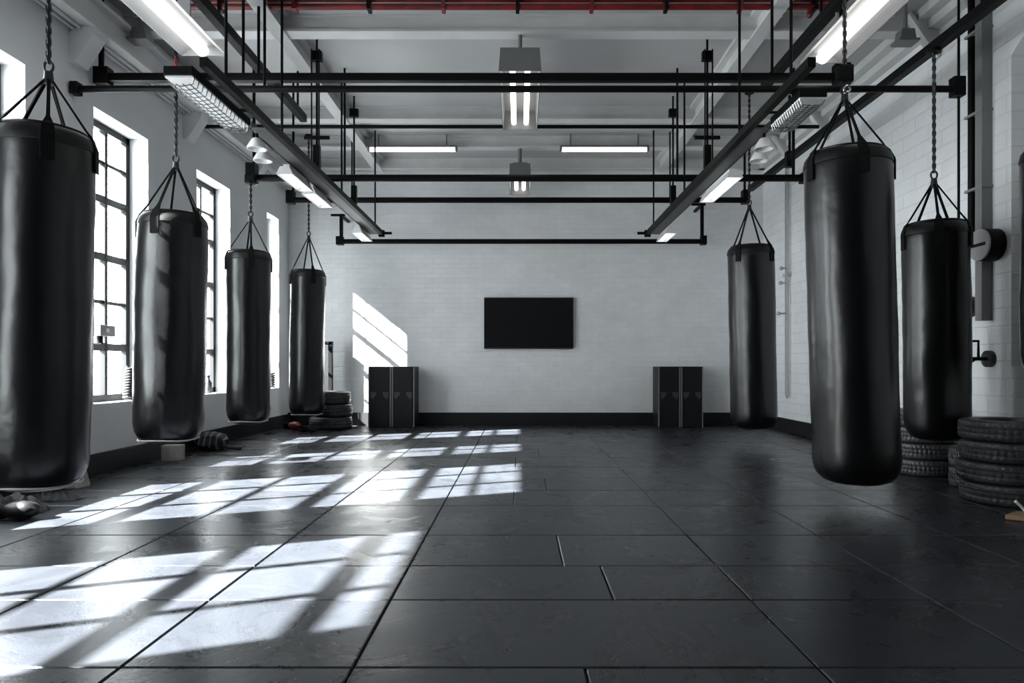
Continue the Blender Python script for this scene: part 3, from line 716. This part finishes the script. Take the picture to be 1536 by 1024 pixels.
for k in range(2):
    tyre('%s small tyre wedged between the two big right stacks' % ('lower', 'upper')[k], 3.36, 5.12, k*0.15, 0.125, 0.149, 'small tyres between the stacks', k)
bm = BM(); sphere(bm, (0, 0, 0.036), 0.06, (1, 1, 0.8)); cyl(bm, (0, 0, 0.07), (0, 0, 0.09), 0.02)
bm2 = one('white_ball', bm, 'whitec', 'small white ball lying on the small tyres', 'ball', (3.36, 5.12, 0.292)); 
for k in range(3):
    tyre('%s of the tyre stack in the far left corner' % ('bottom tyre', 'middle tyre', 'top tyre')[k], X_(497, 9.78)+(-0.02, 0.01, 0)[k], 9.83, k*0.18, (0.30, 0.275, 0.265)[k], 0.179, 'tyres in the far left stack', k)

# pole stand in the far left corner
t = thing('pole_stand', 'black upright pole stand behind the far left tyres', 'stand', (X_(496, 10.25), 10.25, 0))
zt = Z_(512, 10.25)
bm = BM(); box(bm, (-0.03, -0.03, 0.0), (0.03, 0.03, zt), 0.004); obj('pole', bm, 'black', t)
bm = BM(); box(bm, (-0.09, -0.03, zt-0.05), (0.03, 0.03, zt)); obj('top_arm', bm, 'black', t)
bm = BM(); box(bm, (-0.15, -0.08, 0.0), (0.15, 0.08, 0.02)); obj('foot', bm, 'black', t)
# tall thin coat stand like plant behind farthest bag
t = thing('leafy_branch', 'dark leafy branch standing in the corner behind the farthest left bag', 'plant', (-3.36, 10.2, 0))
bm = BM(); tubepath(bm, [(0, 0, 0), (0.01, -0.02, 0.5), (-0.01, 0, 0.9), (0.02, 0.0, 1.2)], 0.008); obj('stem', bm, 'black', t, True)
rr = random.Random(5)
for k in range(26):
    z = 0.35+k*0.033; a = k*2.4; L = rr.uniform(0.04, 0.09); d = Vector((math.cos(a), math.sin(a), 0.5)).normalized(); sd = d.cross(Vector((0, 0, 1))).normalized()
    p = Vector((0, 0, z)); bm = BM()
    v = [bm.verts.new(q) for q in (p, p+d*L*0.5+sd*0.018, p+d*L, p+d*L*0.5-sd*0.018, p+d*L*0.5+Vector((0, 0, 0.01)))]
    for f in ((0, 1, 4), (1, 2, 4), (2, 3, 4), (3, 0, 4), (0, 3, 2, 1)): bm.faces.new([v[i] for i in f])
    obj('leaf', bm, 'cloth', t)

# ------------------------------------------------------------------ floor clutter
def blob(bm, c, s, seed, amp=0.25, seg=28, frq=2.2, flat=True):
    r = bmesh.ops.create_uvsphere(bm, u_segments=seg, v_segments=seg//2, radius=1)
    for v in r['verts']:
        n_ = 1+amp*noise.noise(v.co*frq+Vector((seed*7.3, 0, 0)))+amp*0.4*noise.noise(v.co*frq*2.7+Vector((0, seed*3.3, 0)))
        p = Vector((v.co.x*s[0], v.co.y*s[1], v.co.z*s[2]))*n_+Vector(c)
        if flat and p.z < 0.002: p.z = 0.002
        v.co = p
def glove(name, label, m, loc, rotz, sc=1.0, cat='boxing glove', group=None):
    t = thing(name, label, cat, loc, (0, 0, rotz), group)
    bm = BM(); blob(bm, (0.03*sc, 0, 0.062*sc), (0.115*sc, 0.075*sc, 0.06*sc), 3, 0.10); obj('mitt', bm, m, t, True)
    bm = BM(); blob(bm, (0.02*sc, 0.075*sc, 0.052*sc), (0.065*sc, 0.028*sc, 0.032*sc), 5, 0.08); obj('thumb', bm, m, t, True)
    bm = BM(); prof = [(0.042*sc, 0), (0.046*sc, 0.01), (0.049*sc, 0.05*sc), (0.052*sc, 0.10*sc), (0.047*sc, 0.11*sc), (0.040*sc, 0.10*sc)]
    lathe(bm, prof, seg=24)
    bmesh.ops.rotate(bm, verts=bm.verts, matrix=Matrix.Rotation(-PI/2, 3, 'Y')); bmesh.ops.translate(bm, verts=bm.verts, vec=(-0.055*sc, 0, 0.055*sc))
    obj('cuff', bm, 'web', t, True)
    return t
# pile at the left edge
def drape(bm, L, Wd, H, seed, nx=40, ny=18):
    g = [[bm.verts.new((L*(i/nx-0.5), Wd*(j/ny-0.5)*(1-0.35*abs(2*i/nx-1)), 0)) for j in range(ny+1)] for i in range(nx+1)]
    for i in range(nx+1):
        for j in range(ny+1):
            v = g[i][j]; u = 1-abs(2*i/nx-1)**2.5; w_ = 1-abs(2*j/ny-1)**2.2
            v.co.z = max(0.006, H*(u*w_)**0.6*(0.75+0.5*noise.noise(Vector((i*0.22, j*0.3, seed))))+0.012*math.sin(i*1.1+j*0.9+seed)*u*w_)
    for i in range(nx):
        for j in range(ny): bm.faces.new((g[i][j], g[i+1][j], g[i+1][j+1], g[i][j+1]))
    ed = [e for e in bm.edges if e.is_boundary]
    r = bmesh.ops.extrude_edge_only(bm, edges=ed)
    for e in r['geom']:
        if isinstance(e, bmesh.types.BMVert): e.co.z = 0.001
    bmesh.ops.holes_fill(bm, edges=[e for e in bm.edges if e.is_boundary])
Yp = 4.2
bm = BM(); drape(bm, 0.42, 0.22, 0.13, 2.0)
o = one('towel', bm, 'cloth2', 'crumpled dark towel on the floor at the left edge', 'towel', (X_(14, Yp)+0.0, Yp-0.02, 0)); o.rotation_euler.z = 0.3
glove('boxing_glove', 'dark glove pointing right on the floor below the largest bag', 'leather2', (X_(36, 4.06), 4.0, 0), 0.1, 0.9)
bm = BM(); drape(bm, 0.34, 0.16, 0.055, 6.0)
o = one('cloth_wrap', bm, 'cloth', 'flat dark wrap on the floor under the largest bag', 'cloth', (X_(84, 4.62), 4.60, 0))
bm = BM(); prism(bm, [(-0.10, 0), (0.09, 0), (0.05, 0.15), (0.0, 0.17), (-0.06, 0.06)], 'Y', -0.07, 0.07)
bmesh.ops.bevel(bm, geom=bm.edges[:], offset=0.008, segments=2, affect='EDGES')
o = one('folded_bag', bm, 'wood', 'pale wedge shaped pack leaning by the left skirting behind the largest bag', 'pack', (X_(106, 5.05), 5.08, 0)); o.rotation_euler.z = -0.1
bm = BM(); box(bm, (-0.085, -0.06, 0), (0.085, 0.06, 0.15), 0.006); box(bm, (-0.05, -0.064, 0.02), (-0.03, -0.058, 0.13)); box(bm, (0.01, -0.064, 0.02), (0.03, -0.058, 0.13))
one('wood_block', bm, 'wood', 'pale wooden block by the left wall below the second bag', 'block', (X_(254, 6.45), 6.52, 0), None, False)
bm = BM(); blob(bm, (0, 0, 0.085), (0.17, 0.13, 0.11), 4, 0.15); 
t = thing('rolled_bundle', 'dark striped rolled bundle on the floor by the left wall', 'bundle', (X_(318, 7.35), 7.35, 0))
obj('roll', bm, 'stripe', t, True)
bm = BM(); tubepath(bm, [(0.12, -0.02, 0.05), (0.2, -0.05, 0.03), (0.27, -0.04, 0.022), (0.33, -0.06, 0.02)], 0.02, 10, 0.9); obj('loose_end', bm, 'cloth', t, True)
glove('boxing_glove', 'dull red boxing glove on the floor in the far left corner', 'redc', (X_(443, 9.7), 9.62, 0), -0.6, 1.0)
glove('boxing_glove', 'grey and black boxing glove just right of the red one', 'cloth', (X_(468, 9.35), 9.30, 0), 0.5, 0.8)
# tan board at right edge
t = thing('floor_board', 'tan board lying on the floor at the right edge', 'board', (X_(1556, 4.0), 4.02, 0))
bm = BM(); prism(bm, [(-0.19, -0.02), (-0.12, -0.08), (0.3, -0.09), (0.3, 0.10), (-0.06, 0.08)], 'Z', 0.003, 0.03); bmesh.ops.bevel(bm, geom=bm.edges[:], offset=0.004, segments=1, affect='EDGES'); obj('board', bm, 'tan', t)
bm = BM(); tubepath(bm, [(-0.03, 0.02, 0.03), (-0.06, 0.03, 0.07), (-0.10, 0.02, 0.10)], 0.008); obj('cord', bm, 'whitec', t, True)

# things on the window sills / transom
t = thing('striped_rope', 'grey striped rope coil standing on the sill beside the second bag', 'rope', (XL-0.07, 6.27, 0.585))
bm = BM(); pts = [(0.036*math.cos(q*0.7)+0.0009*q*0, 0.036*math.sin(q*0.7)+0.0004*q, 0.014+q*0.00285) for q in range(105)]
tubepath(bm, pts, 0.013, 8); obj('coil', bm, 'ropest', t, True)
t = thing('window_box', 'small grey box on a black stem on the window bar', 'box', (XL-0.14, 5.99, 1.094))
bm = BM(); box(bm, (-0.05, -0.10, 0.07), (0.05, 0.12, 0.165), 0.005); obj('case', bm, 'gpipe', t)
bm = BM(); cyl(bm, (0, -0.03, 0.0), (0, -0.03, 0.075), 0.025); box(bm, (-0.06, -0.06, -0.004), (0.03, 0.02, 0.008)); obj('stem', bm, 'black', t)
bm = BM(); cyl(bm, (0.05, 0.0, 0.12), (0.06, 0.0, 0.12), 0.018); obj('dial', bm, 'whitec', t)
t = thing('sill_bottle', 'small dark bottle on the sill behind the second bag', 'bottle', (XL-0.10, 7.95, 0.585))
bm = BM(); lathe(bm, [(0.035, 0), (0.038, 0.01), (0.038, 0.12), (0.015, 0.16), (0.014, 0.19)], seg=20); obj('body', bm, 'cloth', t, True)
bm = BM(); cyl(bm, (0, 0, 0.188), (0, 0, 0.21), 0.018); obj('cap', bm, 'black', t)
t = thing('sill_coil', 'small grey coil of rope on the farthest window sill', 'rope', (XL-0.06, 9.86, 0.585))
bm = BM(); tubepath(bm, [(0.04*math.cos(q*0.6), 0.04*math.sin(q*0.6), 0.012+q*0.0032) for q in range(64)], 0.012, 8); obj('coil', bm, 'ropest', t, True)
